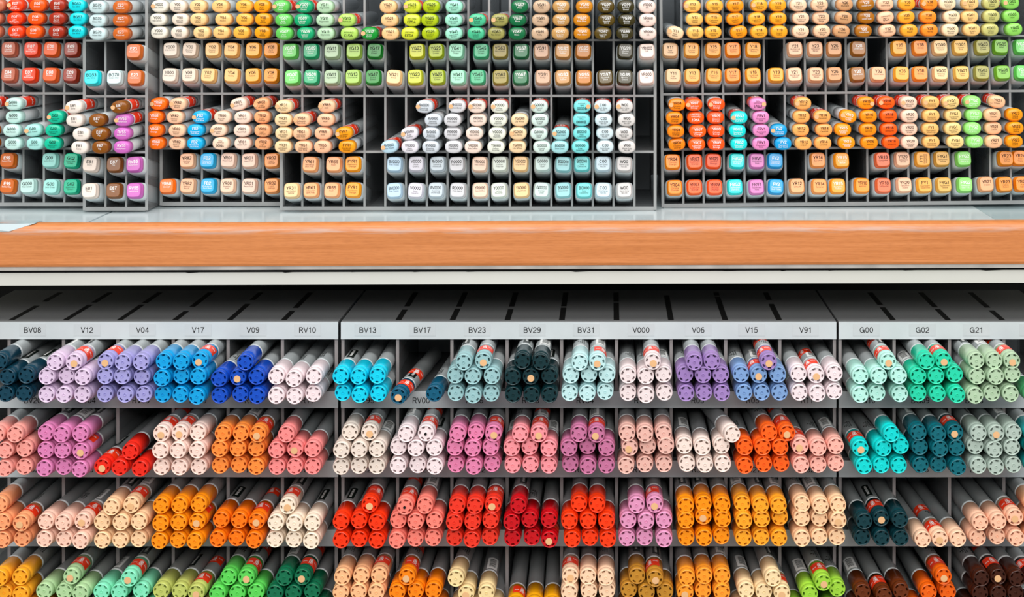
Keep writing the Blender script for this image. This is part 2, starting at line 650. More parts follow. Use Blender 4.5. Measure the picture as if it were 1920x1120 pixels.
def arc_patch(q, r, y0, y1, a0, a1, mi, n=10, squash=(1, 1, 2.0)):
    o = len(q.v)
    for i in range(n + 1):
        a = a0 + (a1 - a0) * i / n
        for y in (y0, y1):
            e = 2 / (squash[2] if len(squash) > 2 else 2.0)
            c, sn = math.cos(a), math.sin(a)
            q.v.append((r * math.copysign(abs(c) ** e, c) * squash[0], y, r * math.copysign(abs(sn) ** e, sn) * squash[1]))
    for i in range(n):
        q.f.append((o + 2 * i, o + 2 * i + 2, o + 2 * i + 3, o + 2 * i + 1)); q.m.append(mi); q.s.append(True)


RB = 0.0067


def round_barrel_mb(kind):
    q = MB()
    q.loft([circ(0.0060, 0.0300), circ(0.0062, 0.0312), circ(0.0064, 0.0316), circ(RB + 0.0003, 0.0322), circ(RB + 0.0003, 0.0336), circ(RB, 0.0340), circ(RB, 0.105), circ(0.0064, 0.106), circ(0.0064, 0.142), circ(0.0055, 0.146)],
           mis=[1, 1, 0, 0, 0, 0, 0, 0, 0], cap1=True)
    r = RB + 0.00008
    if kind == 1:        # dark name panel with pale lettering bars
        arc_patch(q, r, 0.038, 0.064, 1.1, 2.0, 2)
        for i in range(7):
            arc_patch(q, r + 0.00006, 0.042 + i * 0.0028, 0.0437 + i * 0.0028, 1.42, 1.70, 3, 3)
    if kind == 2:        # bar code on a paper label
        arc_patch(q, r, 0.036, 0.060, 0.9, 2.3, 3)
        y = 0.040
        k = 0
        while y < 0.056:
            wd = 0.0004 + 0.0004 * ((k * 7) % 3)
            arc_patch(q, r + 0.00006, y, y + wd, 1.2, 2.0, 2, 4)
            y += wd + 0.0005 + 0.0003 * ((k * 5) % 2)
            k += 1
    if kind == 3:        # printed wording
        for i in range(5):
            for k in range(2 + (i % 3)):
                arc_patch(q, r, 0.040 + i * 0.003, 0.0418 + i * 0.003, 1.2 + k * 0.25, 1.38 + k * 0.25, 2, 2)
    return q


def seal_mb(r, y0, y1, squash=(1, 1), span=2.3):
    """a red paper seal with white stamped strokes, its middle pointing up"""
    q = MB()
    a0, a1 = math.pi / 2 - span / 2, math.pi / 2 + span / 2
    arc_patch(q, r, y0, y1, a0, a1, 0, 14, squash)
    h = y1 - y0
    u = lambda f: a0 + (a1 - a0) * f
    k = r + 0.00006
    ym = (y0 + y1) / 2
    # stamp: a crossed star of strokes, then a line of small marks
    for (fa, fb, ya, yb) in ((0.40, 0.62, .50, .56), (0.49, 0.53, .25, .80), (0.42, 0.47, .30, .46), (0.56, 0.61, .32, .44), (0.43, 0.48, .60, .76), (0.55, 0.60, .62, .74),
                             (0.36, 0.66, .20, .23), (0.44, 0.58, .84, .87)):
        arc_patch(q, k, y0 + h * ya, y0 + h * yb, u(fa), u(fb), 1, 3, squash)
    for i in range(9):
        arc_patch(q, k, y0 + h * 0.36, y0 + h * (0.44 + 0.06 * (i % 2)), u(0.70 + i * 0.025), u(0.715 + i * 0.025), 1, 1, squash)
        arc_patch(q, k, y0 + h * 0.60, y0 + h * (0.66 + 0.05 * (i % 3)), u(0.08 + i * 0.028), u(0.096 + i * 0.028), 1, 1, squash)
    return q


def disc(r, y, n=18):
    q = MB()
    t = 0.00018
    q.loft([circ(r, y, n), circ(r, y + t, n)], cap0=True, smooth=False)
    q.f[-1] = tuple(q.f[-1])
    return q


OVAL_BARREL = oval_barrel()
SQUARE_BARREL = square_barrel()
ROUND_CAP_MB = round_cap_mb()
ROUND_CAP = ROUND_CAP_MB.mesh('cap', [plastic('ffffff')])
ROUND_BARREL_MB = [round_barrel_mb(k) for k in range(4)]
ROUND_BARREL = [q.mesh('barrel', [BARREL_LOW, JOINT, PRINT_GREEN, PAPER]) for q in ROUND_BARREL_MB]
SEAL_ROUND = seal_mb(RS + 0.0001, 0.0115, 0.0255).mesh('seal_sticker', [SEAL, WHITEINK])
SEAL_ROUND_BACK = seal_mb(RB + 0.0001, 0.050, 0.064).mesh('seal_sticker', [SEAL, WHITEINK])
SEAL_OVAL = seal_mb(OA * 0.972, 0.0125, 0.0310, (1.0, OB / OA, 2.35), 4.4).mesh('seal_sticker', [SEAL, WHITEINK])
DOT_ROUND = disc(0.0028, 0.0).mesh('dot_sticker', [DOT])
DOT_OVAL = disc(0.0019, 0.0).mesh('dot_sticker', [DOT])
MARK_HOLE = disc(0.0011, 0.0).mesh('painted_hole', [INK])  # flat black disc; the dark inside a hole is put into its colour

# ---------------------------------------------------------------- upper markers: codes
# code: colour, lettering (k black / w white), colour words, printed name
CODES = {}
for ln in """
E04 c8755a w dusty_rose Lipstick Natural
E07 f24a22 w vermilion_red Light Mahogany
E08 f2600f w burnt_orange Brown
E09 a83a1e w brick_brown Burnt Sienna
BG53 12e0ea k bright_turquoise Ice_Mint
BG70 cfe6e8 k frosty_grey Ocean_Mist
E23 d06c34 w hazel_brown Hazelnut
Y000 f5f1e2 k ivory_white Pale_Lemon
Y00 f2e2d0 k pale_cream Barium Yellow
Y02 fcd296 k light_straw Canary Yellow
Y04 fdc982 k pale_apricot Acacia
Y06 fdba50 k soft_yellow Yellow
Y08 fda82a k warm_yellow Acid Yellow
YG07 68c85e w leaf_green Acid Green
YG09 20a872 w emerald_green Lettuce Green
YG11 bcdfba k pale_green Mignonette
YG13 b4dc6a k light_lime Chartreuse
YG17 2a983e w grass_green Grass Green
YG21 fdcb92 k peachy_yellow Anise
YG23 d6df42 k acid_lime New_Leaf
YG25 b2c72a k olive_lime Celadon Green
YG41 a4e8ce k pale_mint Pale_Cobalt Green
YG45 52c092 k sea_green Cobalt Green
YG63 a29e5c k dull_olive Pea_Green
YG67 1e724a w bottle_green Moss
YG91 d2b294 k putty_beige Putty
YG93 c6985e w tan_brown Grayish Yellow
YG95 ce861c w ochre_brown Pale_Olive
YG97 5e4e24 w dark_olive Spanish Olive
YG99 443f1c w blackish_olive Marine Green
YR000 f8ded3 k blush_white Silk
Y11 fbd6ac k pale_buff Pale Yellow
Y13 fdc268 k lemon_yellow Lemon Yellow
Y15 fdb54a k golden_yellow Cadmium Yellow
Y17 fd9e2c k strong_orange_yellow Golden Yellow
Y18 fdb13e k sunny_yellow Lightning Yellow
Y19 fdab34 k amber_yellow Napoli Yellow
Y21 fdd6b4 k buttery_cream Buttercup Yellow
Y23 f8caa4 k beige_cream Yellowish Beige
Y26 d8a274 k mustard_tan Mustard
Y28 b2722c w dark_gold Lionet_Gold
Y32 fdc6a0 k pale_cashmere Cashmere
Y35 fdad3c k maize_yellow Maize
Y38 fd9638 k honey_orange Honey
YG00 fde2ba k mimosa_cream Mimosa Yellow
YG01 fdcd86 k pale_straw Green Bice
YG03 ccc87c k khaki_green Yellow Green
YG05 92d864 k salad_green Salad
E99 c8661e w baked_clay_brown Baked_Clay
G000 c9ece5 k ice_mint Pale_Green
G00 a9e4dd k pale_aqua Jade_Green
G02 2ac49e k jade_green Spectrum Green
E81 f4e9df k ivory Ivory
E87 8c5628 w fig_brown Fig
RV55 d070c4 w orchid_magenta Hollyhock
YR68 fc7618 w bright_orange Orange
YR82 fccaa6 k peach Mellow Peach
FB2 0ab2ea w vivid_blue Fluorescent Dull_Blue
YR00 fcdac0 k powder_peach Powder Pink
YR01 fcdecc k pale_peach Peach_Puff
YR02 fcb280 k light_orange Light Orange
YR31 fcdaaa k creamy_yellow Light_Reddish Yellow
YR61 fcc69e k skin_peach Yellowish Skin_Pink
YR65 fcc29c k soft_peach Atoll
FYR1 fca224 k fluorescent_orange Fluorescent Orange
BV0000 bedeee k pale_blue Pale_Thistle
V0000 e9e5ed k lilac_white Rose Quartz
RV0000 d5dde5 k cool_white Evening Primrose
R0000 dddde1 k pearl_grey Pink_Beryl
YR0000 f8e2d4 k chiffon_pink Pale_Chiffon
Y0000 edf1e3 k greenish_white Yellow Fluorite
YG0000 fcdaae k lily_cream Lily_White
G0000 d9ede6 k opal_white Crystal Opal
BG0000 aae1e5 k snow_blue Snow_Green
B0000 84e5e6 k light_turquoise Pale Celestine
C00 d9ebf1 k cool_grey_white Cool_Gray No.00
W00 e1ddda k warm_grey_white Warm_Gray No.00
YR04 fc8e18 k chrome_orange Chrome Orange
YR07 fc6614 w cadmium_orange Cadmium Orange
YR09 fc5c14 w reddish_orange Chinese Orange
FBG2 0ae1de w neon_turquoise Fluorescent Dull_B.G.
FRV1 ee90c6 k fluorescent_pink Fluorescent Pink
FV2 0aa2de w azure_blue Fluorescent Dull_Violet
YR12 fcb266 k loquat_orange Loquat
YR14 fcae62 k caramel_orange Caramel
YR15 fc9e28 w pumpkin_yellow Pumpkin Yellow
YR16 fc961c k apricot_orange Apricot
YR18 fc6624 k sanguine_red Sanguine
YR20 fcd6bd k shell_peach Yellowish Shade
FY1 fcc276 k neon_yellow_orange Fluorescent YellowOrange
FYG1 fcd68e k pale_neon_yellow Fluorescent Yellow
FYG2 9ae87c w neon_green Fluorescent Dull_Y.G.
YR21 fcc296 k cream_orange Cream
YR23 fc9e1c k yellow_ochre Yellow Ochre
YR24 f08a20 k pale_sepia Pale Sepia
""".strip().split('\n'):
    p = ln.split()
    CODES[p[0]] = (p[1], p[2], p[3].replace('_', ' '), [w.replace('_', ' ') for w in p[4:]])

# square caps whose lettering differs from the oval one
SQ_INK = {'YG17': 'k', 'YR07': 'k', 'YR09': 'k'}
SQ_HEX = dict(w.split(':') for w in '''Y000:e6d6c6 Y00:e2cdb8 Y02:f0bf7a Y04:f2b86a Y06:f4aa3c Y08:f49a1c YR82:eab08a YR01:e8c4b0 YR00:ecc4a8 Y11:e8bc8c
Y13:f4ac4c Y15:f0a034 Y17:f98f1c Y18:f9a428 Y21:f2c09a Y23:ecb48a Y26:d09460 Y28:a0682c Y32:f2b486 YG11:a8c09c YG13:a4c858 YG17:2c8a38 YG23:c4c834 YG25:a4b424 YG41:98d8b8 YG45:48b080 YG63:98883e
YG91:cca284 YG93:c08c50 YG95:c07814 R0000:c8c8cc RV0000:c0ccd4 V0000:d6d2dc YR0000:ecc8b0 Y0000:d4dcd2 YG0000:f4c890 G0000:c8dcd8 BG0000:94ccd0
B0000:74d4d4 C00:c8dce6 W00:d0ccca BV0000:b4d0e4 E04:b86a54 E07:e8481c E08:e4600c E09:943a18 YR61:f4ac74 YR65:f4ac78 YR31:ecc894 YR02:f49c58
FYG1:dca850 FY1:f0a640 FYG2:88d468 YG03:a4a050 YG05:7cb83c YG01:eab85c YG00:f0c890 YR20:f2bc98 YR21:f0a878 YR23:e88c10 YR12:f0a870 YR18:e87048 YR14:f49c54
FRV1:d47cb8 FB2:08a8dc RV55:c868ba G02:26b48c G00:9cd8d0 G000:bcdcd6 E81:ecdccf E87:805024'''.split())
CAPS = {}


def cap_mesh(kind, code):
    k = (kind, code)
    if k not in CAPS:
        hexa, ink, _w, names = CODES[code]
        if kind == 'square':
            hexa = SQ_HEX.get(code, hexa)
            ink = SQ_INK.get(code, ink)
        q = oval_cap(code, names, ink) if kind == 'oval' else square_cap(code, names)
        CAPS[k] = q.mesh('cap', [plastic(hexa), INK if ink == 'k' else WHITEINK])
    return CAPS[k]


ORD = ['bottom', 'second', 'third', 'fourth', 'fifth']
COUNT = {'oval': 0, 'square': 0, 'round': 0}


def stickers_words(fl):
    w = []
    if 's' in fl:
        w.append('seal')
    if 'd' in fl or 'r' in fl:
        w.append('dot' if w else 'tan dot')
    if w == ['seal']:
        w = ['red seal']
    return (' with ' + ' and '.join(w)) if w else ''


def add_oval(rk, code, xpx, level, row, fl='', roll=0.0, tier='', n=1):
    R = RACKS[rk]
    pr = 0.0255 + random.uniform(-0.002, 0.002)
    zl = LEV[1 if tier == 'low' else 3] + OB + 0.0001 + row * 0.01165
    xl = R.place(xpx, zl, pr)
    if R.D > 1.37 and rk == 'E':
        pass
    # the far end stays inside the slot: aim the pen at the middle of its column
    cell = min(max(int((xl * 1.0) // PITCH), 0), R.cells - 1)
    ctr = (cell + 0.5) * PITCH
    yaw = math.atan2((xl - ctr) * 0.55, 0.11)
    yaw = max(-0.05, min(0.05, yaw))
    rr = roll + (180 if 'f' in fl else 0)
    M = R.M @ Matrix.Translation((xl, -pr, zl)) @ Matrix.Rotation(yaw, 4, 'Z') @ Matrix.Rotation(math.radians(-rr), 4, 'Y')
    o = empty('oval_marker', (0, 0, 0))
    o.matrix_world = M
    obj('barrel', OVAL_BARREL, o)
    obj('cap', cap_mesh('oval', code), o)
    if 's' in fl:
        s = obj('seal_sticker', SEAL_OVAL, o)
        base = 0.35 if xpx < VX else -0.35
        if 'f' in fl:
            base += math.pi
        s.rotation_euler.y = 0.0 if abs(base) < 1 else math.pi
    if 'd' in fl:
        obj('dot_sticker', DOT_OVAL, o, (-0.0052, -0.0005, 0.0001))
    if 'r' in fl:
        obj('dot_sticker', DOT_OVAL, o, (0.0050, -0.0005, -0.0006) if 'f' not in fl else (-0.0052, -0.0005, 0.0))
    pos = 'only one in its stack' if n == 1 else 'top of its stack' if row == n - 1 else 'bottom of its stack' if row == 0 else ORD[row] + ' up in its stack'
    tag(o, f'{CODES[code][2]} oval marker lettered {code}{stickers_words(fl)}, {pos}', 'marker', 'oval markers in the clear racks')
    COUNT['oval'] += 1


TOP = """
A E04 -14 -13 -8
A E07 28.6 27 28:ds
A E08 62.5 66 69.6
A E09 105 106 106.6
A BG53 143 145.5 143
B BG70 182 182 182
B E23 226 226 226
C Y000 297 295 298:d
C Y00 335 337 332.5
C Y02 377 371 370
C Y04 414 418 411.6
C Y06 452 457.5 456.6
C Y08 492 493 490.5
D YG07 532 531 526:ds
D YG09 572 566.6 569.6:ds
D YG11 610 608 608.6
D YG13 654:f 649.6:ds
D YG17 692.5:ds
D YG21 731 729.5 727
D YG23 767.5:f 772:f 772:ds
D YG25 806 805 808
D YG41 850.5::7 850 851 850
D YG45 892 894.6:ds
D YG63 930 936.6:ds
D YG67 969 970.5 974
D YG91 1012 1013 1015
D YG93 1050 1052 1052 1053
D YG95 1091.6 1091 1095.7
D YG97 1130.5 1137 1136
D YG99 1171.6 1175 1173.4
D YR000 1215 1214.5 1213.6
E Y11 1269.6:d:-14
E Y13 1307 1306 1302:ds
E Y15 1340.5 1342 1344
E Y17 1389::9 1381.6::7 1382.5 1386
E Y18 1427::4 1422.7::4 1427.5:d
E Y19 1464.6 1463 1462.5
E Y21 1505 1505.7 1501
E Y23 1545 1543.6 1541
E Y26 1581.6::-4 1586.4::-8 1588
E Y28 1623 1628.4 1628::6
E Y32 1668::5 1664.6:f:8 1664
E Y35 1709 1703.7::7 1705
E Y38 1747 1744.6 1747:ds
E YG00 1786 1789 1781
E YG01 1826.4 1823 1824:d
E YG03 1861 1863.4 1863.4
E YG05 1905.7::5 1900.5 1900:ds
"""
LOW = """
A E99 -20 -20 -26 -22:s
A G000 22.6 20.6 24.6 24:ds
A G00 64 61:d:5
A G02 98 100 103:ds
B E81 148 151 138.5 137:ds:5
B E87 187 186 181
B RV55 227.5 228 229.4:ds
C YR68 292 289 289 296:d
C YR82 331 330.5 327 332.5:ds
C FB2 364.7 365.7 375:ds
C YR00 413:f 408.5:d:5 416
C YR01 454 453 454 446.4:ds:12
C YR02 492.4 491.6 491 490:ds:9
D YR31 530 531 530 531:ds
D YR61 568 564.4 565:ds
D YR65 604 605 610 612:ds
D FYR1 650 644:ds:7
D BV0000 729.5:ds:8
D V0000 768 767:ds:8
D RV0000 807 808 811.6 795:ds
D R0000 850 848 848 856.6:ds
D YR0000 886.6 889 896 893.5:ds
D Y0000 929.4 932 934 936:ds
D YG0000 970 971:d 974
D G0000 1015.6 1010 1012 1010.7:ds
D BG0000 1049.4 1051.3:ds
D B0000 1088 1090.6 1090:f 1091.6:frs
D C00 1134.4 1134 1131.5 1130:ds
D W00 1175.5 1170 1175 1171:ds
E YR04 1270.7::8 1268.7 1266.7 1271.5:d
E YR07 1308 1310 1306.4:f 1303.5:ds
E YR09 1344.7 1344.7 1344 1345.7:d
E FBG2 1387 1384.6 1388:ds
E FRV1 1428 1428.8 1428.6 1423.3:frs
E FV2 1470 1462:d
E YR12 1508 1503.4 1505 1508:ds
E YR14 1545 1547 1544:ds
E YR15 1589.3 1582.4 1593:d:-12
E YR16 1632.5 1630 1631 1626.6:rs
E YR18 1672.8 1669 1669 1665:ds
E YR20 1708 1706.7 1707.7 1706.7:ds
E FY1 1748.3 1747 1748.7 1748.7:ds
E FYG1 1793 1789::4 1790 1786:ds:8
E FYG2 1830 1826.3 1829 1826.3:ds
E YR21 1865.8 1865 1864 1872:ds:-10
E YR23 1904.5 1906.4 1905
"""
for tier, src in (('top', TOP), ('low', LOW)):
    for ln in src.strip().split('\n'):
        p = ln.split()
        for row, e in enumerate(p[2:]):
            q = e.split(':')
            add_oval(p[0], p[1], float(q[0]), 0, row, q[1] if len(q) > 1 else '', float(q[2]) if len(q) > 2 else 0.0, tier, len(p) - 2)
# a brown marker laid on top of the orchid stack
add_oval('B', 'E87', 223, 0, 3, 'ds', 4, 'low', 4)


def add_square(rk, code, xpx, up, tier, slot=None):
    R = RACKS[rk]
    pr = 0.015 + random.uniform(-0.002, 0.002)
    zl = LEV[0 if tier == 'low' else 2] + 0.0168 + (0.0229 if up else 0)
    xl = R.place(xpx, zl, pr)
    cell = min(max(int(xl // PITCH), 0), R.cells - 1)
    ctr = (cell + 0.5) * PITCH
    yaw = max(-0.06, min(0.06, math.atan2((xl - ctr) * 0.6, 0.07)))
    M = R.M @ Matrix.Translation((xl, -pr, zl)) @ Matrix.Rotation(yaw, 4, 'Z') @ Matrix.Rotation(math.radians(-13), 4, 'X') @ Matrix.Rotation(math.radians(random.uniform(-3, 3) + (-90 if (code == 'FY1' and up) else 0)), 4, 'Y')
    o = empty('square_marker', (0, 0, 0))
    o.matrix_world = M
    obj('barrel', SQUARE_BARREL, o)
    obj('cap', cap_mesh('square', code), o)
    where = ('upper' if up else 'lower') + ' one in its slot'
    if slot:
        where = f'above the {slot} square marker in its slot'
    if code == 'YG07' and rk == 'E':
        where = ('upper' if up else 'lower') + ' one at the far end beside YG05'
    tag(o, f'{CODES[code][2]} square-capped marker lettered {code}, {where}', 'marker', 'square markers in the clear racks')
    COUNT['square'] += 1


SQ_TOP = """A E04 15.5 15|A E07 58 53.6|A E08 94.6 93|A E09 133 131|B BG53 - 171|B BG70 - 213.4|B E23 250 252
C Y000 319 317|C Y00 355 353.6|C Y02 397.7 389.6|C Y04 433 433.4|C Y06 473.6 472.7|C Y08 508 507.5
D YG07 543 547|D YG09 582 582.7|D YG11 621.4 621|D YG13 663 661|D YG17 702 699|D YG21 - 738|D YG23 781 777.7|D YG25 817 819.6|D YG41 855 858|D YG45 902 895|D YG63 937.5 938|D YG67 977 976|D YG91 1015 1018|D YG93 1055.5 1055.5|D YG95 1093.6 1095|D YG97 - 1135|D YG99 1172.5 1171.6|D YR000 1213 1212
E Y11 1259.6 1265|E Y13 1300 1301|E Y15 1340.5 1341.4|E Y17 1377.5 1376.8|E Y18 1416 1415|E Y19 - 1458.4|E Y21 1494 1492.7|E Y23 1532 1533|E Y26 1568 1568|E Y28 1613 1611|E Y32 - 1650|E Y35 1689.5 1694|E Y38 1728.8 1728.8|E YG00 1766.4 1767|E YG01 1804.5 1806.8|E YG03 1846 1844.6|E YG05 1880.4 1883.6|E YG07 1920 1921"""
SQ_LOW = """A E99 12.8 12.8|A G000 - 50.7|A G00 92 94|A G02 132.6 132|B E81 168 166.6|B E87 213 212|B RV55 249.5 250.4
C YR68 - 312|C YR82 350 350.5|C FB2 388 389|C YR00 426.6=YR01 425.6|C YR01 466 466|C YR02 508.7 508.7
D YR31 - 545.6|D YR61 580.5 582|D YR65 625 621|D FYR1 660.7 661|D BV0000 739 738.7|D V0000 780 778.6|D RV0000 819.8 817|D R0000 855.8 857.7|D YR0000 899 900|D Y0000 936.7 935|D YG0000 975.6 977.5|D G0000 1017 1015.4|D BG0000 1055.9 1055.9|D B0000 1091 1095|D C00 1130.5 1131|D W00 1170 1170.6
E YR04 1262 1265.8|E YR07 1303.5 1303|E YR09 1338.8 1341|E FBG2 1383.4 1379|E FRV1 1420.7 1419.4|E FV2 1455 1456|E YR12 - 1495.4|E YR14 1534.9 1537.6|E YR15 1580 1572|E YR16 - 1617.8|E YR18 1656.7 1658|E YR20 1694 1697|E FY1 1732 1735|E FYG1 1768.3 1771.5|E FYG2 1809 1811|E YR21 - 1850.8|E YR23 1888 1885.8|E YR24 1914 1918"""
for tier, src in (('top', SQ_TOP), ('low', SQ_LOW)):
    for ent in src.replace('\n', '|').split('|'):
        rk, code, up, lo = ent.split()
        if up != '-':
            if '=' in up:
                x, c2 = up.split('=')
                add_square(rk, c2, float(x), True, tier, slot=code)
            else:
                add_square(rk, code, float(up), True, tier)
        add_square(rk, code, float(lo), False, tier)

# ---------------------------------------------------------------- lower racks
DL = 1.30
ROWP = 129.7
TAGS = [[('BV08', 62), ('V12', 164), ('V04', 268), ('V17', 372), ('V09', 475), ('RV10', 577)],
        [('BV13', 690), ('BV17', 792), ('BV23', 895), ('BV29', 998), ('BV31', 1099), ('V000', 1202), ('V06', 1309), ('V15', 1409), ('V91', 1510)],
        [('G00', 1624), ('G02', 1729), ('G21', 1830), ('G24', 1936)]]
TAGS2 = [[('BV20', 62), ('BV04', 164), ('RV09', 265), ('RV19', 372), ('RV17', 475), ('R11', 577)],
         [('V95', 690), ('RV00', 790), ('RV06', 890), ('RV18', 995), ('RV34', 1097), ('RV10', 1205), ('R05', 1308), ('R05', 1411), ('R11', 1513)],
         [('BG10', 1624), ('BG09', 1725), ('BG18', 1826)]]
TAGS3 = [[('R02', 62), ('R05', 164), ('R08', 268), ('YR02', 372), ('R35', 475), ('R17', 577)],
         [('R20', 692), ('R21', 795), ('R22', 898), ('R24', 998), ('R27', 1090), ('R11', 1198), ('R30', 1309), ('R27', 1414), ('R32', 1515)],
         [('BG13', 1632), ('B16', 1729), ('B21', 1830)]]
STRUCTS = [(-87.5, 634, [-87, 16, 118, 220, 324, 427, 529, 630], 'leftmost lower marker rack with grey strips, tags BV08 to RV10'),
           (639.5, 1568, [642.5, 745, 847, 950.5, 1053, 1156, 1258.6, 1361, 1462.5, 1565], 'wide middle lower marker rack with grey strips, tags BV13 to V91'),
           (1572.5, 1990, [1575.5, 1677, 1781, 1883, 1987], 'lower marker rack at the right end with grey strips, tags G00 to G21')]
LD = 0.132
zl = lambda y: P(0, y, DL).z
for si, (xa, xb, divs, label) in enumerate(STRUCTS):
    base = Vector((P((xa + xb) / 2, 0, DL).x, DL, zl(1157)))
    r = empty('tiered_marker_rack', base)
    tag(r, label, 'rack', 'tiered racks under the shelf')
    bx, bz = base.x, base.z
    XA, XB = P(xa, 0, DL).x - bx, P(xb, 0, DL).x - bx
    ztop = zl(603.5) - bz
    q = MB()
    q.box((XA, 0.0012, ztop - 0.002), (XB, LD, ztop), 0)
    obj('top_panel', q.mesh('top_panel', [LIDMAT]), r)
    q = MB()
    q.box((XA, LD, 0), (XB, LD + 0.003, ztop), 0)
    obj('back_panel', q.mesh('back_panel', [BACKM]), r)
    for i, dx in enumerate(divs):
        X = P(dx, 0, DL).x - bx
        q = MB()
        side = i in (0, len(divs) - 1)
        th = 0.0026
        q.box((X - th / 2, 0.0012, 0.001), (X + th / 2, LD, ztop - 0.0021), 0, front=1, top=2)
        if not side:      # black seating strip where the divider meets the lid
            y = 0.006
            while y < LD * 0.9:
                y2 = min(LD * 0.93, y + random.uniform(0.035, 0.11))
                q.box((X - 0.0024, y, ztop - 0.0024), (X + 0.0024, y2, ztop + 0.0002), 2)
                y = y2 + random.uniform(0.004, 0.02)
        obj('side_panel' if side else 'divider', q.mesh('divider', [SMOKE, EDGE_LOW, DARK]), r)
    for k in range(5):
        y0, y1 = 604 + ROWP * k, 636 + ROWP * k - (1 if k else 0)
        z1, z0 = zl(y0) - bz, zl(y1) - bz
        if k:
            q = MB()
            q.box((XA + 0.001, 0.0024, z1 - 0.0012), (XB - 0.001, LD, z1 + 0.0016), 0)
            obj('bin_floor', q.mesh('bin_floor', [SMOKE]), r)
        q = MB()
        q.box((XA, -0.0010, z0), (XB, 0.0011, z1), 0)
        st = obj('label_strip', q.mesh('label_strip', [STRIP]), r)
        tg = (TAGS, TAGS2, TAGS3)[k][si] if k < 3 else []
        for code, px in tg:
            q = MB()
            xc = P(px, 0, DL).x - bx
            zc2 = (z0 + z1) / 2 + (zl(620) - zl(621.5) if k == 0 else -0.0005)
            hw, hh = 0.0112, 0.0050
            if k == 0:
                q.box((xc - hw, -0.00115, zc2 - hh), (xc + hw, -0.001, zc2 + hh), 0)
            put_code(q, code, xc, zc2, 0.0049, 0.019, -0.0013, 1, 0.115)
            obj('code_tag', q.mesh('code_tag', [TAPE, INK]), st)

